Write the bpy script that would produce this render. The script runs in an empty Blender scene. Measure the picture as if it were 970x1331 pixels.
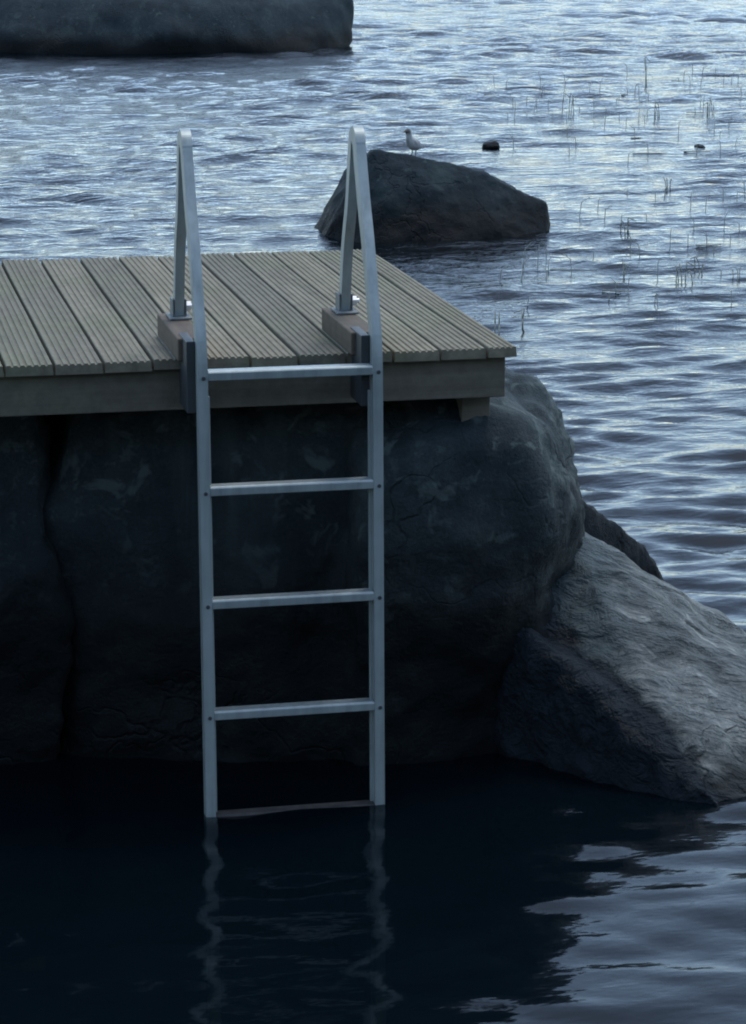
import bpy, bmesh, math, random
import numpy as np
from mathutils import Vector, noise, Matrix

random.seed(7)
rng = np.random.default_rng(11)
S = bpy.context.scene
COL = S.collection

# ------------------------------------------------------------------ helpers
def link(name, me, mat=None, parent=None):
    o = bpy.data.objects.new(name, me)
    COL.objects.link(o)
    if mat is not None and me is not None and not me.materials:
        me.materials.append(mat)
    if parent is not None:
        o.parent = parent
    return o

def bm_obj(name, bm, mat, parent=None, smooth=False, bevel=0.0):
    bmesh.ops.recalc_face_normals(bm, faces=bm.faces[:])
    me = bpy.data.meshes.new(name)
    bm.to_mesh(me); bm.free()
    if smooth:
        me.polygons.foreach_set('use_smooth', [True] * len(me.polygons))
    o = link(name, me, mat, parent)
    if bevel > 0:
        b = o.modifiers.new('bevel', 'BEVEL'); b.width = bevel; b.segments = 2; b.limit_method = 'ANGLE'
    return o

def tag(o, label, cat, group=None):
    o['label'] = label; o['category'] = cat
    if group: o['group'] = group
    return o

def empty(name, loc=(0, 0, 0)):
    o = bpy.data.objects.new(name, None); COL.objects.link(o); o.location = loc
    o.empty_display_size = 0.1
    return o

def box(bm, x0, x1, y0, y1, z0, z1):
    vs = [bm.verts.new(c) for c in ((x0, y0, z0), (x1, y0, z0), (x1, y1, z0), (x0, y1, z0),
                                    (x0, y0, z1), (x1, y0, z1), (x1, y1, z1), (x0, y1, z1))]
    for f in ((0, 3, 2, 1), (4, 5, 6, 7), (0, 1, 5, 4), (1, 2, 6, 5), (2, 3, 7, 6), (3, 0, 4, 7)):
        bm.faces.new([vs[i] for i in f])

def cyl(bm, p0, p1, r0, r1=None, n=12):
    r1 = r0 if r1 is None else r1
    p0, p1 = Vector(p0), Vector(p1)
    d = (p1 - p0).normalized()
    a = d.orthogonal().normalized(); b = d.cross(a)
    A = [bm.verts.new(p0 + r0 * (math.cos(t) * a + math.sin(t) * b)) for t in [2 * math.pi * i / n for i in range(n)]]
    B = [bm.verts.new(p1 + r1 * (math.cos(t) * a + math.sin(t) * b)) for t in [2 * math.pi * i / n for i in range(n)]]
    for i in range(n):
        bm.faces.new((A[i], A[(i + 1) % n], B[(i + 1) % n], B[i]))
    bm.faces.new(A[::-1]); bm.faces.new(B)

def sweep_yz(bm, x, pts, w, ds):
    """rectangular tube following pts=(y,z) in the plane x, width w across x, depth ds[i] in the plane"""
    rings = []
    n = len(pts)
    for i, (y, z) in enumerate(pts):
        a = Vector(pts[max(i - 1, 0)]); b = Vector(pts[min(i + 1, n - 1)])
        t = (b - a).normalized(); nn = Vector((-t.y, t.x)); h = ds[i] / 2
        rings.append([bm.verts.new((x + sx * w / 2, y + nn.x * h * s, z + nn.y * h * s))
                      for sx, s in ((-1, -1), (1, -1), (1, 1), (-1, 1))])
    for i in range(n - 1):
        for k in range(4):
            bm.faces.new((rings[i][k], rings[i][(k + 1) % 4], rings[i + 1][(k + 1) % 4], rings[i + 1][k]))
    bm.faces.new(rings[0][::-1]); bm.faces.new(rings[-1])

# ------------------------------------------------------------------ material helpers
def new_mat(name):
    m = bpy.data.materials.new(name); m.use_nodes = True
    nt = m.node_tree
    for n in list(nt.nodes): nt.nodes.remove(n)
    out = nt.nodes.new('ShaderNodeOutputMaterial')
    bs = nt.nodes.new('ShaderNodeBsdfPrincipled')
    nt.links.new(bs.outputs[0], out.inputs['Surface'])
    return m, nt, bs, out

def N(nt, t, **kw):
    n = nt.nodes.new(t)
    for k, v in kw.items():
        if k in n.inputs: n.inputs[k].default_value = v
        else: setattr(n, k, v)
    return n

def mapping(nt, scale=(1, 1, 1), rot=(0, 0, 0)):
    tc = N(nt, 'ShaderNodeNewGeometry')
    mp = N(nt, 'ShaderNodeMapping'); mp.inputs['Scale'].default_value = scale; mp.inputs['Rotation'].default_value = rot
    nt.links.new(tc.outputs['Position'], mp.inputs['Vector'])
    return mp.outputs[0]

def nz(nt, vec, scale, detail=4, rough=.55, dist=0.0):
    n = N(nt, 'ShaderNodeTexNoise', Scale=scale, Detail=detail, Roughness=rough, Distortion=dist)
    nt.links.new(vec, n.inputs['Vector'])
    return n.outputs['Fac']

def ramp(nt, fac, stops):
    r = N(nt, 'ShaderNodeValToRGB')
    el = r.color_ramp.elements
    while len(el) < len(stops): el.new(.5)
    for e, (p, c) in zip(el, stops):
        e.position = p; e.color = (c if len(c) == 4 else (*c, 1)) if hasattr(c, '__len__') else (c, c, c, 1)
    nt.links.new(fac, r.inputs[0])
    return r.outputs[0]

def mix(nt, fac, a, b, mode='MIX'):
    m = N(nt, 'ShaderNodeMix', data_type='RGBA', blend_type=mode)
    for s, v in ((0, fac), (6, a), (7, b)):
        if hasattr(v, 'is_linked'): nt.links.new(v, m.inputs[s])
        else: m.inputs[s].default_value = v if s == 0 else ((*v, 1) if len(v) == 3 else v)
    return m.outputs[2]

def bump(nt, bs, h, strength, dist):
    b = N(nt, 'ShaderNodeBump', Strength=strength, Distance=dist)
    nt.links.new(h, b.inputs['Height']); nt.links.new(b.outputs[0], bs.inputs['Normal'])
    return b

def addv(nt, a, b, op='ADD'):
    m = N(nt, 'ShaderNodeMath', operation=op)
    for i, v in enumerate((a, b)):
        if hasattr(v, 'is_linked'): nt.links.new(v, m.inputs[i])
        else: m.inputs[i].default_value = v
    return m.outputs[0]

# ------------------------------------------------------------------ materials
def rock_mat(name, dark, light, spot, streak=None, wet=0.22, spot_amt=.62, bstr=.7, rough=.75, front=None):
    m, nt, bs, out = new_mat(name)
    v = mapping(nt)
    big = nz(nt, v, 1.7, 5, .6, .4)
    fine = nz(nt, v, 14, 6, .7)
    c = mix(nt, ramp(nt, big, [(.35, 0), (.68, 1)]), dark, light)
    c = mix(nt, .55, c, ramp(nt, fine, [(.25, .35), (.75, 1.0)]), 'MULTIPLY')
    # hairline fractures, only in places
    dv = N(nt, 'ShaderNodeVectorMath', operation='ADD'); nt.links.new(v, dv.inputs[0])
    dn = N(nt, 'ShaderNodeTexNoise', Scale=3.0, Detail=4); nt.links.new(v, dn.inputs['Vector']); nt.links.new(dn.outputs['Color'], dv.inputs[1])
    vo = N(nt, 'ShaderNodeTexVoronoi', feature='DISTANCE_TO_EDGE', Scale=1.7); nt.links.new(dv.outputs[0], vo.inputs['Vector'])
    ck = ramp(nt, vo.outputs['Distance'], [(.0, 1), (.022, 0)])
    ck = addv(nt, ck, ramp(nt, nz(nt, v, 1.1, 2), [(.46, 0), (.58, 1)]), 'MULTIPLY')
    crk = addv(nt, ck, -.7, 'MULTIPLY')
    c = mix(nt, addv(nt, ck, .45, 'MULTIPLY'), c, tuple(x * .3 for x in dark))
    # crystals
    c = mix(nt, .35, c, ramp(nt, nz(nt, v, 120, 2, .6), [(.35, .3), (.65, 1.0)]), 'MULTIPLY')
    # lichen / mineral patches
    lv = nz(nt, v, 8.5, 3, .65, .6)
    lm = ramp(nt, lv, [(spot_amt, 0), (spot_amt + .08, 1)])
    c = mix(nt, addv(nt, lm, .7, 'MULTIPLY'), c, spot)
    dv = nz(nt, v, 30, 3, .6, .3)
    c = mix(nt, addv(nt, addv(nt, ramp(nt, dv, [(.56, 0), (.64, 1)]), ramp(nt, big, [(.45, 0), (.6, 1)]), 'MULTIPLY'), .5, 'MULTIPLY'), c, spot)
    # vertical run-off stains
    sv = nz(nt, mapping(nt, (4.5, 4.5, .7)), 1.0, 4, .6, .5)
    c = mix(nt, addv(nt, ramp(nt, sv, [(.55, 0), (.72, 1)]), .45, 'MULTIPLY'), c, spot)
    # wet band by the water; on the dock boulders the darkening climbs far higher
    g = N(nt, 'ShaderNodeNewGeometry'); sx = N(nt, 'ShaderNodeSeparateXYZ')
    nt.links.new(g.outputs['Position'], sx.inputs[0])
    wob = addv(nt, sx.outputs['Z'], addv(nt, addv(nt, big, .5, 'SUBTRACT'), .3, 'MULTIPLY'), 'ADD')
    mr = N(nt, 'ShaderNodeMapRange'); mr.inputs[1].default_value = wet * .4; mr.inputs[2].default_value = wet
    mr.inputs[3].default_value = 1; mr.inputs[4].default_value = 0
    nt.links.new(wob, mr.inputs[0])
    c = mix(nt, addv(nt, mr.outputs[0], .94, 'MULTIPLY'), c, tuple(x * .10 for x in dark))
    if streak:    # dark grooves between paler layers of the stone, along its grain
        m1 = N(nt, 'ShaderNodeMapping'); m1.inputs['Rotation'].default_value = Vector(streak).rotation_difference(Vector((1, 0, 0))).to_euler()
        nt.links.new(g.outputs['Position'], m1.inputs['Vector'])
        m2 = N(nt, 'ShaderNodeMapping'); m2.inputs['Scale'].default_value = (4.5, 15, 15); nt.links.new(m1.outputs[0], m2.inputs['Vector'])
        st = nz(nt, m2.outputs[0], 1.0, 5, .62, .5)
        c = mix(nt, ramp(nt, st, [(.36, .8), (.52, 0)]), c, tuple(x * .35 for x in dark))
    if front:     # the side against the big boulder is darker, close to that boulder's tone
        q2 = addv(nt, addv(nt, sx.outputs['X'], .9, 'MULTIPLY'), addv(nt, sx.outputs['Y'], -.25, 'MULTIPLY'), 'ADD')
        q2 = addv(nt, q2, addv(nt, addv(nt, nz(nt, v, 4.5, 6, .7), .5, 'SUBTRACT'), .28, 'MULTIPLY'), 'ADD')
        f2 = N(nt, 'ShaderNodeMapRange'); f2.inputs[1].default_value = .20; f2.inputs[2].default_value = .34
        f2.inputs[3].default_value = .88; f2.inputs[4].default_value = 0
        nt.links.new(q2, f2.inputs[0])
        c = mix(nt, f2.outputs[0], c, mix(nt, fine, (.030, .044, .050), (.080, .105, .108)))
    if front:     # shade of the slab's unlit front face painted near black, with a ragged border
        (nx, ny, cc), shade_col = front
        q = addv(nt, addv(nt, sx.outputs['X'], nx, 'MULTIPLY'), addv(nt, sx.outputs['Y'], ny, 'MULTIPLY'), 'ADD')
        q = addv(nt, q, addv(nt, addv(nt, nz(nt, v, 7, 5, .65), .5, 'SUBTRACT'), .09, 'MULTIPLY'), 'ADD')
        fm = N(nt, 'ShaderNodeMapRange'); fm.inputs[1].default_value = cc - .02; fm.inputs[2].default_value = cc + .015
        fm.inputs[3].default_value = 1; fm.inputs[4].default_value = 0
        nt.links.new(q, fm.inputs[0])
        c = mix(nt, fm.outputs[0], c, mix(nt, fine, shade_col, tuple(x * 2 for x in shade_col)))
    nt.links.new(c, bs.inputs['Base Color'])
    r = N(nt, 'ShaderNodeMapRange'); r.inputs[3].default_value = rough; r.inputs[4].default_value = .6
    nt.links.new(mr.outputs[0], r.inputs[0]); nt.links.new(r.outputs[0], bs.inputs['Roughness'])
    bs.inputs['Specular IOR Level'].default_value = .14
    h = addv(nt, addv(nt, fine, .9, 'MULTIPLY'), addv(nt, nz(nt, v, 45, 5, .75), crk, 'ADD'), 'ADD')
    if streak:
        h = addv(nt, addv(nt, st, 6.0, 'MULTIPLY'), h, 'ADD')
    bump(nt, bs, h, bstr, .016)
    return m

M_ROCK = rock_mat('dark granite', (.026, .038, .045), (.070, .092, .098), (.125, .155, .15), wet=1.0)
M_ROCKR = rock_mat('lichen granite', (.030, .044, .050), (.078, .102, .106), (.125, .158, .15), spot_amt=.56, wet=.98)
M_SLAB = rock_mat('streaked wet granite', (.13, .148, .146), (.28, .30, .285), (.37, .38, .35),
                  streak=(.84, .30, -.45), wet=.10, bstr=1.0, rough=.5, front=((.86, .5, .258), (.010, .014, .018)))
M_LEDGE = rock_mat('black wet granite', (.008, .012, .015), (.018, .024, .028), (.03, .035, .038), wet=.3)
M_FAR = rock_mat('distant granite', (.014, .026, .034), (.028, .046, .055), (.045, .07, .066), wet=.35)

def wood_mat(name, a, b, mossy, axis='Y', boards=True, moss_amt=.6):
    m, nt, bs, out = new_mat(name)
    sc = (28, 1.3, 28) if axis == 'Y' else (1.3, 28, 28)
    grain = nz(nt, mapping(nt, sc), 1.0, 6, .65, .2)
    v = mapping(nt)
    c = mix(nt, ramp(nt, grain, [(.3, 0), (.7, 1)]), a, b)
    if boards:   # every board weathered a little differently
        g = N(nt, 'ShaderNodeNewGeometry'); sx = N(nt, 'ShaderNodeSeparateXYZ')
        nt.links.new(g.outputs['Position'], sx.inputs[0])
        q = addv(nt, addv(nt, addv(nt, sx.outputs['X'], 1.1024, 'ADD'), .1277, 'DIVIDE'), 0.0, 'FLOOR')
        wn = N(nt, 'ShaderNodeTexWhiteNoise', noise_dimensions='1D'); nt.links.new(q, wn.inputs['W'])
        c = mix(nt, 1.0, c, ramp(nt, wn.outputs['Value'], [(0, (.72, .72, .72)), (1, (1.08, 1.05, 1.0))]), 'MULTIPLY')
    pat = nz(nt, v, 2.6, 4, .6)
    c = mix(nt, addv(nt, ramp(nt, pat, [(moss_amt - .14, 0), (moss_amt + .08, 1)]), .5, 'MULTIPLY'), c, mossy)
    dirt = nz(nt, v, 22, 5, .7)
    c = mix(nt, .5, c, ramp(nt, dirt, [(.28, .45), (.6, 1)]), 'MULTIPLY')
    nt.links.new(c, bs.inputs['Base Color'])
    bs.inputs['Roughness'].default_value = .8
    bs.inputs['Specular IOR Level'].default_value = .25
    bump(nt, bs, addv(nt, grain, dirt, 'ADD'), .35, .003)
    return m

M_DECK = wood_mat('weathered grooved decking', (.168, .150, .108), (.278, .250, .185), (.17, .175, .10))
M_BEAM = wood_mat('damp stained timber', (.115, .102, .078), (.175, .155, .118), (.11, .12, .07), axis='X', boards=False)
M_BLOCK = wood_mat('brown stained timber', (.085, .068, .052), (.15, .115, .085), (.10, .09, .06), boards=False)

def plain(name, a, b, scale, rough=.7):
    m, nt, bs, out = new_mat(name)
    c = mix(nt, ramp(nt, nz(nt, mapping(nt), scale, 4), [(.35, 0), (.65, 1)]), a, b)
    nt.links.new(c, bs.inputs['Base Color']); bs.inputs['Roughness'].default_value = rough
    return m
def alu_mat(name, base, rough=.48):
    m, nt, bs, out = new_mat(name)
    v = mapping(nt)
    n1 = nz(nt, v, 9, 5, .65)
    c = mix(nt, ramp(nt, n1, [(.3, 0), (.7, 1)]), tuple(x * .82 for x in base), base)
    c = mix(nt, .6, c, ramp(nt, nz(nt, mapping(nt, (38, 38, 2.2)), 1.0, 4, .6), [(.3, .62), (.6, 1.0)]), 'MULTIPLY')     # run marks
    nt.links.new(c, bs.inputs['Base Color'])
    bs.inputs['Metallic'].default_value = .45
    r = N(nt, 'ShaderNodeMapRange'); r.inputs[3].default_value = rough - .08; r.inputs[4].default_value = rough + .12
    nt.links.new(n1, r.inputs[0]); nt.links.new(r.outputs[0], bs.inputs['Roughness'])
    bump(nt, bs, nz(nt, mapping(nt, (60, 60, 3)), 1, 3), .05, .002)
    return m
M_ALU = alu_mat('anodised aluminium', (.37, .415, .405))
M_DARKRUNG = plain('dark brown metal', (.028, .026, .024), (.06, .05, .045), 30, .8)  # dark brown tone for the rungs at and under the water
M_BOLT = alu_mat('bright zinc', (.8, .8, .8), .35)
M_DULL = alu_mat('dull galvanised', (.20, .215, .215), .6)
M_PLATE = alu_mat('dull dark bracket', (.07, .075, .08), .5)

M_REED = plain('dry reed stem', (.20, .215, .18), (.33, .33, .27), 20)
M_BED = plain('lake bed silt', (.006, .008, .008), (.014, .016, .015), 2, .9)
M_BANK = plain('mossy bank', (.014, .024, .016), (.03, .036, .024), 1.5, .95)
M_FIR = plain('spruce needles', (.012, .028, .012), (.03, .05, .02), 3, .9)

def water_mat():
    m, nt, bs, out = new_mat('lake water')
    nt.nodes.remove(bs)
    v = mapping(nt)
    # cat's paws: ripples stronger in some patches
    gust = ramp(nt, nz(nt, mapping(nt, (.16, .10, 1)), 1.0, 3, .5, .4), [(.35, .7), (.65, 1.0)])
    h = addv(nt, nz(nt, mapping(nt, (5, 12, 1)), 1.0, 3, .55, .3), addv(nt, nz(nt, mapping(nt, (18, 30, 1)), 1.0, 2, .5), .35, 'MULTIPLY'), 'ADD')
    h = addv(nt, h, gust, 'MULTIPLY')
    g = N(nt, 'ShaderNodeNewGeometry'); sx = N(nt, 'ShaderNodeSeparateXYZ'); nt.links.new(g.outputs['Position'], sx.inputs[0])
    mr = N(nt, 'ShaderNodeMapRange'); mr.inputs[1].default_value = -1; mr.inputs[2].default_value = 16; mr.inputs[3].default_value = .14; mr.inputs[4].default_value = 1.5
    nt.links.new(sx.outputs['Y'], mr.inputs[0])          # sheltered by the dock and rocks near the shore, rippled further out
    b = N(nt, 'ShaderNodeBump', Strength=.85, Distance=.02)
    nt.links.new(addv(nt, h, mr.outputs[0], 'MULTIPLY'), b.inputs['Height'])
    fz = N(nt, 'ShaderNodeFresnel', IOR=1.333); nt.links.new(b.outputs[0], fz.inputs['Normal'])
    gl = N(nt, 'ShaderNodeBsdfGlossy', Roughness=.08); nt.links.new(b.outputs[0], gl.inputs['Normal'])
    tr = N(nt, 'ShaderNodeBsdfTransparent', Color=(.15, .20, .22, 1))     # peat-dark water, clear only in the first centimetres
    ms = N(nt, 'ShaderNodeMixShader')
    df = N(nt, 'ShaderNodeBsdfDiffuse', Color=(.003, .009, .014, 1))      # a little light scattered back by the water itself
    body = N(nt, 'ShaderNodeMixShader'); body.inputs[0].default_value = .4
    nt.links.new(tr.outputs[0], body.inputs[1]); nt.links.new(df.outputs[0], body.inputs[2])
    nt.links.new(fz.outputs[0], ms.inputs[0]); nt.links.new(body.outputs[0], ms.inputs[1]); nt.links.new(gl.outputs[0], ms.inputs[2])
    nt.links.new(ms.outputs[0], out.inputs['Surface'])
    return m
M_WATER = water_mat()

# ------------------------------------------------------------------ water: one displaced sheet out to the horizon
def spaced(a, b, d):
    return np.linspace(a, b, max(2, int(round((b - a) / d)) + 1))
ys = [-16.0, -12, -9, -7, -6]
y = -5.5
while y < 75:
    ys.append(y); y += max(.022, .0036 * (y + 6.8))
ys += [80, 95, 130, 200, 400, 900, 2500]
ys = np.array(ys)
xs = np.concatenate([[-2500, -600, -150, -60, -30, -15, -8], spaced(-4.5, 4.5, .026), spaced(4.5, 9, .05)[1:],
                     spaced(9, 20, .085)[1:], [24, 32, 60, 150, 600, 2500]])
X, Y = np.meshgrid(xs, ys)
Z = np.zeros_like(X)
dgrid = np.maximum(np.gradient(ys)[:, None] * np.ones_like(X), np.gradient(xs)[None, :] * np.ones_like(X))
wind = math.radians(260)          # direction the waves travel (towards the dock, from the open lake)
amp_patch = 0.75 + .35 * np.sin(X * .55 + 1.2 * np.sin(Y * .23)) * np.sin(Y * .37 + .6 * np.sin(X * .41 + 2))
lee = 0.55 + .45 / (1 + np.exp(-(Y - 1.0) * 1.3 - (X - .4) * 1.6))           # calmer in the lee of the dock and rocks
NW = 110
for i in range(NW):
    lam = .085 * (1.3 / .085) ** (i / (NW - 1)) * rng.uniform(.93, 1.07)
    th = wind + rng.normal(0, .38 if lam < .6 else .55)
    k = 2 * math.pi / lam
    slope = .009 if lam > .7 else .019 if lam > .3 else .035
    a = slope / k * 1.0
    ph = rng.uniform(0, 2 * math.pi)
    fade = np.clip((lam / np.maximum(dgrid, 1e-4) - 2.2) / 2.2, 0, 1)
    wx = X + .05 * np.sin(Y * 1.7 + i) ; wy = Y + .05 * np.sin(X * 1.3 + 2 * i)
    s = np.sin(k * (math.cos(th) * wx + math.sin(th) * wy) + ph)
    # each wave train comes and goes in groups, so no stretch of water repeats another
    env = .62 + .55 * np.sin(X * rng.uniform(.5, 1.6) + rng.uniform(0, 6) + np.sin(Y * rng.uniform(.6, 1.4))) * np.sin(Y * rng.uniform(.4, 1.3) + rng.uniform(0, 6))
    Z += fade * a * env * 1.35 * (s + .25 * np.cos(2 * np.arcsin(np.clip(s, -1, 1))) * .5)
Z *= amp_patch * lee * (1 + 1.2 / (1 + np.exp(-(Y - 8) * .6)) + 2.2 / (1 + np.exp(-(Y - 27) * .25)))      # choppier out on the open lake
nY, nX = X.shape
co = np.stack([X, Y, Z], -1).reshape(-1, 3)
idx = np.arange(nY * nX).reshape(nY, nX)
q = np.stack([idx[:-1, :-1], idx[:-1, 1:], idx[1:, 1:], idx[1:, :-1]], -1).reshape(-1, 4)
me = bpy.data.meshes.new('lake_water')
me.vertices.add(len(co)); me.vertices.foreach_set('co', co.ravel())
me.loops.add(q.size); me.loops.foreach_set('vertex_index', q.ravel().astype(np.int32))
me.polygons.add(len(q)); me.polygons.foreach_set('loop_start', np.arange(0, q.size, 4, dtype=np.int32))
me.polygons.foreach_set('use_smooth', np.ones(len(q), dtype=bool))
me.update(); me.validate()
w = link('lake_water', me, M_WATER); w['kind'] = 'structure'

bm = bmesh.new(); box(bm, -2500, 2500, -30, 2500, -4.0, -3.0)
o = bm_obj('lake_bed', bm, M_BED); o['kind'] = 'structure'

# ------------------------------------------------------------------ rocks
def fr(v, octs, H=1.0):
    s = 0; a = 1
    for i in range(octs):
        s += a * noise.noise(v); v = v * 2.03 + Vector((3.1, 7.7, 1.3)); a *= .5
    return s

def rock(name, hulls, mat, voxel=.03, smooth=6, disp=((.06, 1.6), (.02, 6)), seed=0, grain=None):
    bm = bmesh.new()
    for pts in hulls:
        b2 = bmesh.new()
        for p in pts: b2.verts.new(p)
        bmesh.ops.convex_hull(b2, input=b2.verts[:])
        loose = [v for v in b2.verts if not v.link_faces]
        bmesh.ops.delete(b2, geom=loose, context='VERTS')
        bmesh.ops.recalc_face_normals(b2, faces=b2.faces[:])
        t = bpy.data.meshes.new('t'); b2.to_mesh(t); b2.free(); bm.from_mesh(t); bpy.data.meshes.remove(t)
    me = bpy.data.meshes.new('tmp'); bm.to_mesh(me); bm.free()
    o = link('tmp', me)
    rm = o.modifiers.new('r', 'REMESH'); rm.mode = 'VOXEL'; rm.voxel_size = voxel
    sm = o.modifiers.new('s', 'SMOOTH'); sm.iterations = smooth; sm.factor = .5
    dg = bpy.context.evaluated_depsgraph_get(); dg.update()
    m2 = bpy.data.meshes.new_from_object(o.evaluated_get(dg))
    bpy.data.objects.remove(o); bpy.data.meshes.remove(me)
    n = len(m2.vertices)
    nrm = [v.normal.copy() for v in m2.vertices]
    off = Vector((seed * 13.7, seed * 5.1, seed * 9.3))
    for v, nn in zip(m2.vertices, nrm):
        d = 0
        for a, f in disp: d += a * fr(v.co * f + off, 4)
        if grain:      # layered striations running along one direction of the stone
            g, a, fl, fp = grain
            al = v.co.dot(g); pr = v.co - g * al
            d += a * (fr(pr * fp + g * (al * fl) + off, 3) + .6 * abs(noise.noise(pr * fp * 2.1 + g * (al * fl * 2) + off)))
        v.co += nn * d
    m2.polygons.foreach_set('use_smooth', [True] * len(m2.polygons))
    m2.name = name; m2.materials.clear()
    return link(name, m2, mat)

def ell(cx, cy, cz, rx, ry, rz, n=60, seed=0, jit=.06):
    r = np.random.default_rng(seed); out = []
    for i in range(n):
        z = 1 - 2 * (i + .5) / n; th = i * 2.399963; s = math.sqrt(1 - z * z)
        j = 1 + r.uniform(-jit, jit)
        out.append((cx + rx * s * math.cos(th) * j, cy + ry * s * math.sin(th) * j, cz + rz * z * j))
    return out

DOCKG = 'boulders the dock rests on'
# rounded boulder carrying the right end of the dock
right_pts = [(-.40, .20, .95), (-.05, .16, 1.0), (.07, .42, 1.045), (.21, .50, 1.0), (.285, .52, .935), (.33, .52, .83), (.342, .55, .71), (.31, .55, .60),
             (.13, .10, .72), (-.15, .04, .66), (-.42, .04, .6), (.27, .30, .72), (.21, .30, .88), (.05,.10,.90), (-.3,.08,.88), (.12, .22, .45), (-.1, .14, .25), (-.4, .13, .25),
             (.1, .28, -.6), (-.4, .22, -.6), (.35, .9, -.6), (.30, 1.0, .70), (.15, 1.2, .97), (-.3, 1.4, 1.0), (-.5, 1.4, -.6), (.28, .5, .2)]
# central boulder behind the ladder
cen = [(-1.24, .28, .70), (-1.15, .26, .98), (-.62, .26, 1.0), (-.30, .24, .97), (-.22, .14, .55), (-.75, .12, .6), (-1.17, .17, .4),
       (-1.2, .26, -.6), (-.2, .24, -.6), (-.45, .14, .2), (-.95, .14, .25), (-1.2, 1.5, -.6), (-.2, 1.5, -.6), (-1.1, 1.4, 1.0), (-.4, 1.4, 1.0)]
cen = [(x, y + (.15 * min(1, max(0, (-.3 - x) / .5)) if y < 1 else 0), z) for x, y, z in cen]     # further back under the planks on the left
o = rock('boulder', [right_pts, cen], M_ROCKR, .022, 12, ((.06, 1.9), (.016, 8), (.007, 21)), seed=1)
tag(o, 'broad lichen speckled boulder behind the ladder, bulging past the right end of the dock', 'boulder', DOCKG)
lef = [(-1.22, .26, .88), (-1.20, .14, .55), (-1.19, .16, .25), (-1.20, .26, -.6), (-1.26, .26, 1.03), (-1.9, .25, 1.0), (-2.4, .3, .95), (-2.6, .2, .3),
       (-2.2, .12, .4), (-1.7, .10, .62), (-1.6, .22, -.6), (-2.6, .25, -.6), (-2.7, 1.5, -.6), (-1.15, 1.5, -.6), (-1.2, 1.4, 1.02), (-2.5, 1.4, 1.0)]
lef = [(x, y + (.15 if y < 1 else 0), z) for x, y, z in lef]
o = rock('boulder', [lef], M_ROCK, .022, 8, ((.06, 1.9), (.016, 8), (.007, 21)), seed=3)
tag(o, 'dark boulder under the dock at the left edge, left of the narrow black gap', 'boulder', DOCKG)
# sloping slab to the right
slab = [(.06, .36, .45), (.23, .09, .285), (.29, -.015, .235), (.40, -.165, .17), (.46, -.265, .10), (.51, -.36, .01),
        (.26, .5, .61), (.44, .6, .47), (.64, .8, .225), (.75, .9, .13), (.96, 1.05, -.035), (1.12, 1.16, -.12),
        (.95, -.05, -.04), (.75, -.25, -.06), (1.3, .55, -.10), (.1, .45, -.6), (.3, .2, -.6), (.5, -.1, -.6), (1.2, 0, -.7), (1.6, 1.0, -.7), (.3, 1.2, -.7),
        (.1, .8, .52)]
edge = [(.02, .16, .40), (.135, .245, .345), (.215, .075, .27), (.28, -.03, .22), (.385, -.18, .155), (.44, -.28, .085), (.49, -.37, .0)]
low = edge + [(x - .015, y - .035, -.6) for x, y, z in edge] + [(x - .01, y - .03, z * .45) for x, y, z in edge] + [(.5, .1, -.6), (-.1, .6, -.6), (.0, .5, .28), (.06, .36, .42), (.25, .3, .1)]
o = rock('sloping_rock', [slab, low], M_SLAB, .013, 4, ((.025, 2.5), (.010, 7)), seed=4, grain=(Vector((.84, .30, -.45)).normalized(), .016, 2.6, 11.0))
tag(o, 'pale streaked rock slab sloping down into the water right of the dock', 'rock')
bk = [(-1.8, .9, .95), (-.9, .8, .98), (-.9, 1.7, .9), (-1.8, 1.7, .9), (-2, .7, -.6), (-.7, .7, -.6), (-.7, 1.9, -.6), (-2, 1.9, -.6)]
o = rock('boulder', [bk], M_ROCK, .04, 5, ((.05, 2),), seed=9)
tag(o, 'shaded boulder set back in the black gap between the two front boulders under the dock', 'boulder', DOCKG)
led = [(.40, .96, .54), (.46, 1.0, .53), (.635, 1.1, .418), (.785, 1.2, .275), (.82, 1.2, .21), (.84, 1.22, .12), (.35, 1.3, .5), (.5, 1.5, .4), (.8, 1.5, .1),
       (.3, .9, -.5), (.9, 1.1, -.5), (.95, 1.6, -.5), (.3, 1.7, -.5)]
o = rock('rock_ledge', [led], M_LEDGE, .018, 2, ((.02, 4), (.01, 14)), seed=5)
tag(o, 'thin dark rock ledge showing just behind the pale sloping slab', 'rock')
# wedge-shaped rock out in the water
Y0 = 11.1
prof = [(1.62, .02), (1.75, .10), (1.80, .27), (1.84, .49), (1.93, .60), (2.097, .533), (2.259, .509), (2.503, .466), (2.667, .431), (2.805, .335), (2.971, .25), (3.17, .19), (3.19, .1), (3.18, -.3), (1.45, -.3)]
mid = [(x, Y0 + .02 * math.sin(9 * x), z) for x, z in prof] + [(x + .03, Y0 + .55, z * .8) for x, z in prof] + \
      [(1.75, 10.75, -.05), (1.95, 10.68, -.05), (2.4, 10.66, -.05), (2.9, 10.8, -.05), (3.15, 10.95, -.05), (2.0, 10.5, -.4), (3.1, 10.7, -.4), (1.95, 10.85, .35), (2.35, 10.85, .33)]
o = rock('wedge_rock', [mid], M_FAR, .022, 1, ((.022, 2.2), (.016, 6), (.006, 16)), seed=6)
tag(o, 'dark wedge shaped rock in open water behind the right handrail, with a bird on top', 'rock')
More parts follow.
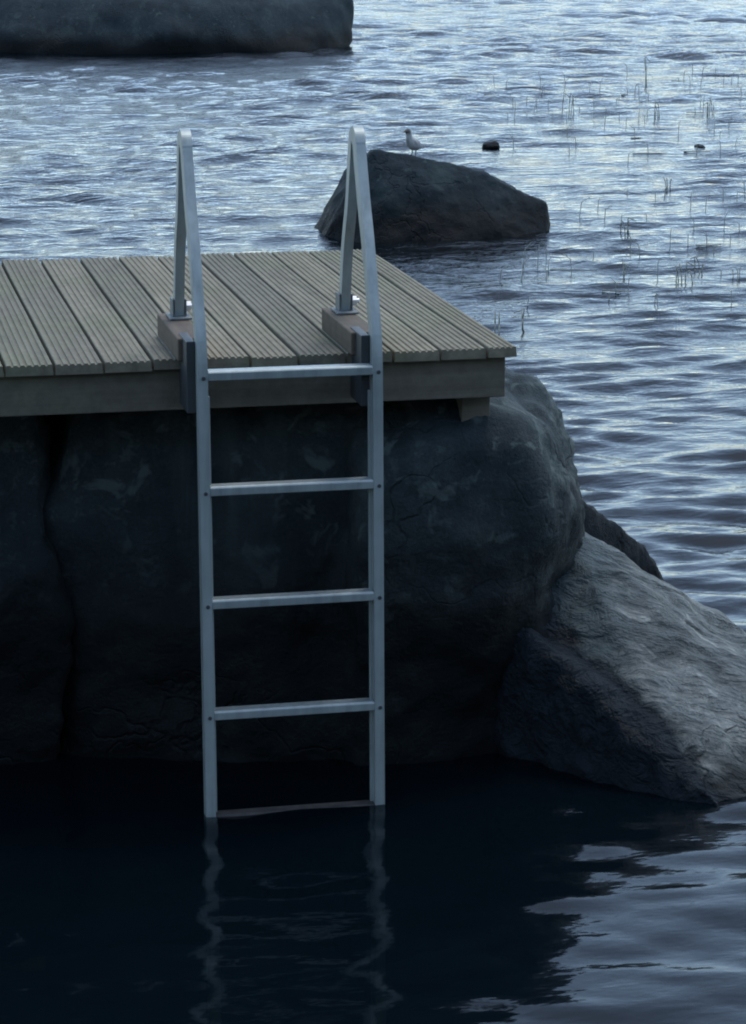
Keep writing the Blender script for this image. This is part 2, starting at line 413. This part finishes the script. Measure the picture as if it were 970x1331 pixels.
# big boulder at the top of the picture
far = ell(3.05, 31.5, .1, 2.86, 1.7, .88, 90, 3, .05) + [(5.92, 31.2, .45), (5.86, 31.0, .1), (5.86, 31.2, .75), (.75, 30.6, .1), (1.3, 30.0, -.1), (4.9, 30.0, -.1), (.8, 31, .75), (5.5, 30.6, -.3), (1, 30.4, -.5)]
o = rock('large_boulder', [far], M_FAR, .07, 6, ((.09, .7), (.018, 3)), seed=7)
tag(o, 'largest distant boulder rising from the lake at the top left', 'boulder')
SG = 'small stones awash in the lake'
for nm, c, r, sd, lb in (('stone', (4.19, 16.67, .012), (.085, .10, .045), 21, 'small dark stone awash just beyond the wedge shaped rock, near the bird'),
                         ('stone', (6.05, 16.3, -.005), (.06, .09, .035), 22, 'smaller stone barely breaking the water near the right edge among reeds')):
    o = rock(nm, [ell(*c, *r, 40, sd, .1)], M_FAR, .012, 2, ((.012, 12),), seed=sd); tag(o, lb, 'stone', SG)

# ------------------------------------------------------------------ dock
H = 1.196
dock = empty('wooden_dock', (-1.8, .95, 0))
tag(dock, 'weathered grooved wooden dock resting on dark boulders at the lake edge', 'dock')
DP = (1.8, -.95, 0)
def dpart(name, bm, mat, bevel=.003, smooth=False):
    bmesh.ops.translate(bm, vec=DP, verts=bm.verts[:])
    return bm_obj(name, bm, mat, dock, smooth, bevel)
bm = bmesh.new()
pitch = .1277; k = -19
r2 = random.Random(5)
while True:
    x0 = -1.1024 + k * pitch + .003; x1 = x0 + pitch - .005
    if x0 > -.03: break
    x1 = min(x1, 0.0)
    if x1 > -.05: x1 = 0.0
    dz = r2.uniform(-.0015, .0015); ya = r2.uniform(-.006, .004); yb = 1.93 + r2.uniform(-.01, .01)
    # grooved top profile
    prof = [(x0, H - .028)]
    ng = max(2, int(round((x1 - x0) / .0172)))
    gw = (x1 - x0) / ng
    for g in range(ng):
        a = x0 + g * gw
        prof += [(a + .0022, H - .004 if g else H - .002), (a + .0045, H), (a + gw - .0045, H), (a + gw - .0022, H - .004 if g < ng - 1 else H - .002)]
    prof += [(x1, H - .028)]
    nseg = 5
    rows = []
    for s in range(nseg + 1):
        yy = ya + (yb - ya) * s / nseg
        wob = dz + .0012 * math.sin(s * 1.7 + k)
        rows.append([bm.verts.new((px, yy, pz + wob)) for px, pz in prof])
    for s in range(nseg):
        for j in range(len(prof)):
            j2 = (j + 1) % len(prof)
            bm.faces.new((rows[s][j], rows[s][j2], rows[s + 1][j2], rows[s + 1][j]))
    bm.faces.new(rows[0][::-1]); bm.faces.new(rows[-1])
    k += 1
dpart('decking', bm, M_DECK, 0)
bm = bmesh.new(); box(bm, -3.5, -.022, .030, .078, 1.056, H - .0305)
dpart('front_board', bm, M_BEAM)
bm = bmesh.new(); box(bm, -.068, -.024, .081, 1.86, 1.06, H - .0315)
dpart('side_board', bm, M_BEAM)
bm = bmesh.new(); box(bm, -3.5, -.022, 1.864, 1.91, 1.06, H - .0315)
dpart('back_board', bm, M_BEAM)
for xj in (-.66, -1.25, -1.84, -2.43, -3.02):
    bm = bmesh.new(); box(bm, xj - .022, xj + .022, .081, 1.86, 1.065, H - .0325)
    dpart('joist', bm, M_BEAM)
for xp, yp in ((-.12, .12), (-.13, 1.7), (-1.25, 1.7), (-2.9, .14), (-2.9, 1.7)):
    bm = bmesh.new(); box(bm, xp, xp + .08, yp, yp + .08, .55 if yp < 1 else -1.2, 1.062)
    dpart('post', bm, M_BEAM)
XL, XR = -.867, -.411
for xx in (XL - .012, XR - .012):
    bm = bmesh.new(); box(bm, xx - .036, xx + .036, -.045, .37, H + .001, H + .062)
    dpart('mounting_block', bm, M_BLOCK, .004)

# ------------------------------------------------------------------ ladder
lad = empty('bathing_ladder', (-.634, -.15, 0))
tag(lad, 'grey aluminium bathing ladder with two arched handrails hanging from the dock into the water', 'ladder')
LP = (.634, .15, 0)
def lpart(name, bm, mat, bevel=.003, parent=None, smooth=False):
    bmesh.ops.translate(bm, vec=LP, verts=bm.verts[:])
    o = bm_obj(name, bm, mat, lad, smooth, bevel)
    if parent is not None: o.parent = parent
    return o
TL = .0256
ly = lambda z: -.137 + TL * (z - H)
def catmull(P, sub=6):
    out = []
    for i in range(len(P) - 1):
        p0, p1, p2, p3 = P[max(i - 1, 0)], P[i], P[i + 1], P[min(i + 2, len(P) - 1)]
        for s in range(sub):
            t = s / sub
            out.append(tuple(.5 * (2 * b + (c - a) * t + (2 * a - 5 * b + 4 * c - d) * t * t + (3 * b - a - 3 * c + d) * t ** 3)
                             for a, b, c, d in zip(p0, p1, p2, p3)))
    out.append(P[-1]); return out
rungz = [1.178, .878, .578, .278, -.007, -.322]
for x in (XL, XR):
    P = [(ly(-.75), -.75), (ly(0), 0), (ly(.6), .6), (ly(1.1), 1.1), (-.128, 1.24), (-.085, 1.36), (-.035, 1.48), (.022, 1.59), (.066, 1.69), (.082, 1.732),
         (.096, 1.752), (.118, 1.757), (.138, 1.750), (.152, 1.71), (.190, 1.57), (.246, 1.44), (.278, 1.31), (.286, 1.268)]
    C = catmull(P)
    ds = [.040 + .006 * min(1, max(0, (z - 1.2) / .3)) if y < .08 else .048 if y < .12 else .035 for y, z in C]
    bm = bmesh.new(); sweep_yz(bm, x, C, .026, ds)
    rail = lpart('side_rail', bm, M_ALU, .0035)
    # raised lip along the inner back edge of each channel
    s = 1 if x == XL else -1
    bm = bmesh.new(); sweep_yz(bm, x + s * .0165, [(ly(z) + .012, z) for z in (-.7, 0, .5, 1.12)], .008, [.012] * 4)
    lpart('rail_lip', bm, M_ALU, .001, rail)
    # mounting plate down the front of the dock and clamp on top of the block
    bm = bmesh.new(); box(bm, x - .036, x - .0135, -.118, .027, 1.075, 1.262)
    lpart('mounting_plate', bm, M_PLATE, .002)
    bm = bmesh.new(); box(bm, x - .030, x + .030, .235, .330, H + .0635, H + .069); box(bm, x - .019, x - .0155, .262, .318, H + .0692, H + .115); box(bm, x + .0155, x + .019, .262, .318, H + .0692, H + .115)
    ft = lpart('foot_bracket', bm, M_DULL, .001)
    bm = bmesh.new(); cyl(bm, (x + .0192, .29, H + .092), (x + .034, .29, H + .092), .014, n=6); cyl(bm, (x + .034, .29, H + .092), (x + .042, .29, H + .092), .007)
    lpart('bolt', bm, M_BOLT, .001, ft)
    for z in rungz[:5]:
        bm = bmesh.new(); yv = ly(z) - .021
        cyl(bm, (x + .002, yv + .001, z - .006), (x + .002, yv - .003, z - .006), .0055, .0045, n=10)
        lpart('rung_screw', bm, M_PLATE, 0, rail)
for i, z in enumerate(rungz):
    bm = bmesh.new(); yc = ly(z)
    prof = [(-.020, -.013), (.022, -.013), (.024, .006), (.018, .012), (-.016, .012), (-.021, .007)]
    a = [bm.verts.new((XL + .0132, yc + py, z + pz)) for py, pz in prof]
    b = [bm.verts.new((XR - .0132, yc + py, z + pz)) for py, pz in prof]
    for j in range(6): bm.faces.new((a[j], a[(j + 1) % 6], b[(j + 1) % 6], b[j]))
    bm.faces.new(a[::-1]); bm.faces.new(b)
    ru = lpart('rung', bm, M_ALU if z > .1 else M_DARKRUNG, .002)
    if -.1 < z < .1: ru['label'] = 'lowest rung, dark brown, at the waterline'

# ------------------------------------------------------------------ bird on the wedge rock
def bird_mat():
    m, nt, bs, out = new_mat('grey and white plumage')
    a = N(nt, 'ShaderNodeAttribute', attribute_name='plumage')
    c = mix(nt, .5, a.outputs['Color'], ramp(nt, nz(nt, mapping(nt), 60, 4), [(.3, .6), (.7, 1)]), 'MULTIPLY')
    nt.links.new(c, bs.inputs['Base Color']); bs.inputs['Roughness'].default_value = .8
    return m
def make_bird(loc):
    bm = bmesh.new()
    # spine as ellipse rings: (along, height, half width, half height)
    rings = [(-.098, .050, .004, .003), (-.075, .052, .014, .006), (-.052, .055, .022, .014), (-.025, .062, .031, .028), (.005, .072, .034, .036), (.030, .085, .031, .036),
             (.045, .104, .022, .024), (.050, .120, .017, .018), (.054, .136, .0175, .019), (.064, .148, .017, .0165), (.080, .149, .010, .010), (.090, .147, .0045, .004), (.112, .143, .0012, .0012)]
    R = []
    for i, (u, h, w_, hh) in enumerate(rings):
        tilt = (0, 0, 0, .1, .35, .7, 1.1, 1.2, .9, .3, 0, 0, 0)[i]
        R.append([bm.verts.new((u - hh * math.sin(t) * math.sin(tilt), w_ * math.cos(t), h + hh * math.sin(t) * math.cos(tilt))) for t in [2 * math.pi * q / 14 for q in range(14)]])
    for i in range(len(R) - 1):
        for q in range(14): bm.faces.new((R[i][q], R[i][(q + 1) % 14], R[i + 1][(q + 1) % 14], R[i + 1][q]))
    bm.faces.new(R[0][::-1]); bm.faces.new(R[-1])
    for s in (-1, 1):
        cyl(bm, (-.002, s * .012, .045), (.004, s * .013, .006), .0042, .0028, 7)
        for a in (-.5, 0, .5): cyl(bm, (.003, s * .013, .006), (.003 + .022 * math.cos(a), s * .013 + .022 * math.sin(a), .002), .0024, .0014, 6)
    lay = bm.loops.layers.float_color.new('plumage')
    for f in bm.faces:
        for l in f.loops:
            x, y, z = l.vert.co
            c = (.30, .31, .32)
            if x > .082: c = (.10, .08, .05)
            elif z > .138: c = (.07, .07, .075)
            elif z > .094: c = (.42, .42, .41)
            elif x < -.06: c = (.06, .06, .065)
            elif z < .045 and abs(y) < .03 and x > -.02: c = (.12, .09, .05) if z < .036 else (.55, .55, .53)
            elif x > .02 and z < .085: c = (.38, .38, .37)
            elif z > .072: c = (.17, .175, .18)
            l[lay] = (*c, 1)
    o = bm_obj('bird', bm, bird_mat(), None, True)
    o.location = loc; o.rotation_euler = (0, 0, math.radians(222)); o.scale = (1.22, 1.22, 1.22)
    tag(o, 'small grey and white bird with dark head perched on top of the wedge shaped rock', 'bird')
    return o
BIRD = make_bird((2.25, Y0 + .12, .55))
BIRDXY = (2.25, Y0 + .12)

# ------------------------------------------------------------------ reeds standing in the water
RG = 'thin reed clumps standing in the lake'
reeds = [((1.72, 6.85), 2, .20, 0, 'pair of thin reed stems beside the far right corner of the dock'),
         ((1.98, 7.2), 2, .11, .2, 'short bent reed stem just right of the pair by the dock'),
         ((3.31, 8.47), 5, .17, .5, 'dense reed clump in open water near the right edge, right of the wedge rock'),
         ((3.55, 9.0), 3, .12, .8, 'small sparse reed clump behind the dense clump by the right edge'),
         ((3.63, 10.7), 4, .15, .4, 'low reed clump right of the wedge rock, level with its waterline'),
         ((3.05, 8.9), 2, .10, .3, 'single drooping reed stem in front of the wedge rock'),
         ((5.79, 19.7), 4, .32, .5, 'tall reed clump standing well behind the wedge rock'),
         ((6.55, 19.2), 4, .20, .6, 'short reed clump right of the tall clump behind the wedge rock'),
         ((7.7, 23.2), 2, .40, .2, 'farthest and tallest thin reed stems near the right edge'),
         ((7.15, 19.3), 6, .22, .7, 'broad low reed clump close to the right edge behind the small stone'),
         ((4.75, 13.2), 3, .16, .5, 'sparse reed clump in the water just right of the wedge rock tip')]
for (rx, ry), n, hgt, spread, lb in reeds:
    bm = bmesh.new()
    for i in range(n):
        rr = random.Random(int(rx * 1000) + i)
        bx, by = rr.uniform(-.09, .09) * (spread + .15), rr.uniform(-.09, .09)
        h_ = hgt * rr.uniform(.45, .9); lean = Vector((rr.uniform(-.35, .35) * spread, rr.uniform(-.2, .2) * spread, 0))
        th = .0028 * (1 + (ry + 6.8) / 40)
        pts = [Vector((bx, by, -.3)), Vector((bx, by, 0)) + lean * .0, Vector((bx, by, h_ * .55)) + lean * h_ * .4, Vector((bx, by, h_)) + lean * h_ * 1.3]
        if rr.random() < .4 and spread > .15: pts.append(pts[-1] + Vector((rr.uniform(-.08, .08), 0, -h_ * .2)))
        for a, b_ in zip(pts[:-1], pts[1:]): cyl(bm, a, b_, th, th * .8, 6)
    o = bm_obj('reed_clump', bm, M_REED, None, True); o.location = (rx, ry, 0)
    tag(o, lb, 'reeds', RG)

bm = bmesh.new(); rr = random.Random(77)
for i in range(120):
    ry = rr.choice((rr.uniform(15, 25), rr.uniform(7.2, 13)))
    d_ = ry + 6.78
    c0 = -1.81 + d_ * .2096
    rx = c0 + d_ * rr.uniform(.045, .155)
    if 10.2 < ry < 12.5 and rx < 3.4: continue
    h_ = rr.uniform(.03, .11) * (1 + d_ / 40); th = .0016 * (1 + d_ / 25)
    l1 = rr.uniform(-.5, .5) * h_
    p0 = Vector((rx, ry, -.15)); p1 = Vector((rx + l1 * .4, ry, h_ * .7)); p2 = Vector((rx + l1 * 1.4, ry, h_ * rr.uniform(.7, 1.1)))
    cyl(bm, p0, p1, th, th, 5); cyl(bm, p1, p2, th, th * .6, 5)
    if rr.random() < .06:      # a fallen leaf blade floating beside the stem
        a = rr.uniform(-.5, .5); q_ = Vector((rx, ry, .012)); e_ = Vector((math.cos(a), math.sin(a), 0)) * rr.uniform(.05, .16)
        cyl(bm, q_ - e_, q_ + e_, .006, .003, 5)
o = bm_obj('reed_bed', bm, M_REED); o['kind'] = 'stuff'

# ------------------------------------------------------------------ shore behind the camera, with hill and trees added to shade rock fronts
bm = bmesh.new()
gx = np.linspace(-60, 60, 49); gy = np.array([-4.2, -5, -6, -6.8, -8, -10, -13, -18, -26, -40, -70])
gz = np.array([-.6, .1, .55, .78, .85, 1.2, 2.0, 3.4, 5.6, 8, 12])
V = [[bm.verts.new((x, yv + .6 * noise.noise(Vector((x * .2, j, 0))), zv + .25 * noise.noise(Vector((x * .4, yv * .4, 5))) * min(1, abs(yv + 6.8) * .5 + .1))) for x in gx] for j, (yv, zv) in enumerate(zip(gy, gz))]
for j in range(len(gy) - 1):
    for i in range(len(gx) - 1): bm.faces.new((V[j][i], V[j][i + 1], V[j + 1][i + 1], V[j + 1][i]))
o = bm_obj('shore_ground', bm, M_BANK, None, True); o['kind'] = 'structure'
bm = bmesh.new()
fr_ = random.Random(3)
for i in range(90):
    tx = -48 + 96 * (i + fr_.random()) / 90; ty = fr_.uniform(-60, -38); tz = 7.5 + (-ty - 40) * .13
    hh = fr_.uniform(9, 15); rad = hh * fr_.uniform(.16, .22)
    cyl(bm, (tx, ty, tz - .5), (tx, ty, tz + hh * .9), .18, .03, 6)
    for l in range(11):
        f = l / 11; zb = tz + hh * (.08 + .86 * f); r_ = rad * (1 - f) ** .8 + .1
        top = bm.verts.new((tx, ty, zb + hh * .12)); ring = []
        for q_ in range(11):
            a = 2 * math.pi * (q_ + fr_.random() * .5) / 11; rr_ = r_ * (1.15 if q_ % 2 else .6) * fr_.uniform(.8, 1.2)
            ring.append(bm.verts.new((tx + rr_ * math.cos(a), ty + rr_ * math.sin(a), zb - .15 * rr_)))
        for q_ in range(11): bm.faces.new((ring[q_], ring[(q_ + 1) % 11], top))
o = bm_obj('shading_forest', bm, M_FIR); o['kind'] = 'stuff'  # unseen spruces added to block sky light from behind the camera

# seat the bird on the rock it stands on
bpy.context.view_layer.update()
wr = bpy.data.objects['wedge_rock']
hit, loc, nrm, ii = wr.ray_cast(Vector((*BIRDXY, 3)), Vector((0, 0, -1)))
if hit: BIRD.location.z = loc.z - .004

# ------------------------------------------------------------------ light
SUN_AZ, SUN_EL = 50, 72         # degrees to the right of +Y, above the horizon
wd = bpy.data.worlds.new('World'); S.world = wd; wd.use_nodes = True
nt = wd.node_tree
bg = nt.nodes['Background']
sky = nt.nodes.new('ShaderNodeTexSky'); sky.sky_type = 'NISHITA'; sky.sun_disc = False
sky.sun_elevation = math.radians(SUN_EL); sky.sun_rotation = math.radians(SUN_AZ)
sky.air_density = 1.0; sky.dust_density = 1.0; sky.ozone_density = 1.3
hs = nt.nodes.new('ShaderNodeHueSaturation'); hs.inputs['Saturation'].default_value = .88   # thin overcast greys the blue
nt.links.new(sky.outputs[0], hs.inputs['Color']); # hazy brightness low over the lake, as under thin high cloud
tc = nt.nodes.new('ShaderNodeTexCoord'); sp = nt.nodes.new('ShaderNodeSeparateXYZ'); nt.links.new(tc.outputs['Generated'], sp.inputs[0])
hz = ramp(nt, sp.outputs['Z'], [(.0, (.86, .88, .89)), (.25, (.80, .84, .85)), (.65, (.55, .57, .58))])
hm = mix(nt, 1.0, hs.outputs[0], hz, 'MULTIPLY')
gain = mix(nt, 1.0, hm, (1.9, 1.95, 1.93), 'MULTIPLY')
nt.links.new(gain, bg.inputs[0]); bg.inputs[1].default_value = .115
sl = bpy.data.lights.new('sun', 'SUN'); sl.energy = .65; sl.angle = math.radians(14); sl.color = (1, .985, .96)
so = bpy.data.objects.new('sun', sl); COL.objects.link(so)
az, el = math.radians(SUN_AZ), math.radians(SUN_EL)
d = Vector((math.sin(az) * math.cos(el), math.cos(az) * math.cos(el), math.sin(el)))
so.rotation_euler = d.to_track_quat('Z', 'Y').to_euler()
so.location = (20, 20, 30)

# ------------------------------------------------------------------ camera
cam = bpy.data.cameras.new('camera'); co_ = bpy.data.objects.new('camera', cam); COL.objects.link(co_)
yaw, pit = .2066, .236
F = Vector((math.sin(yaw) * math.cos(pit), math.cos(yaw) * math.cos(pit), -math.sin(pit)))
co_.location = (-1.8129, -6.7832, 2.4291)
co_.rotation_euler = F.to_track_quat('-Z', 'Y').to_euler()
cam.sensor_fit = 'VERTICAL'; cam.sensor_height = 24; cam.lens = 3462.5 / 1331 * 24
cam.clip_start = .1; cam.clip_end = 6000
S.camera = co_

S.view_settings.view_transform = 'Standard'; S.view_settings.look = 'None'
S.view_settings.gamma = 1; S.view_settings.exposure = 1.0
S.render.engine = 'CYCLES'
S.cycles.use_denoising = True
S.cycles.max_bounces = 8
S.cycles.filter_width = 2.0
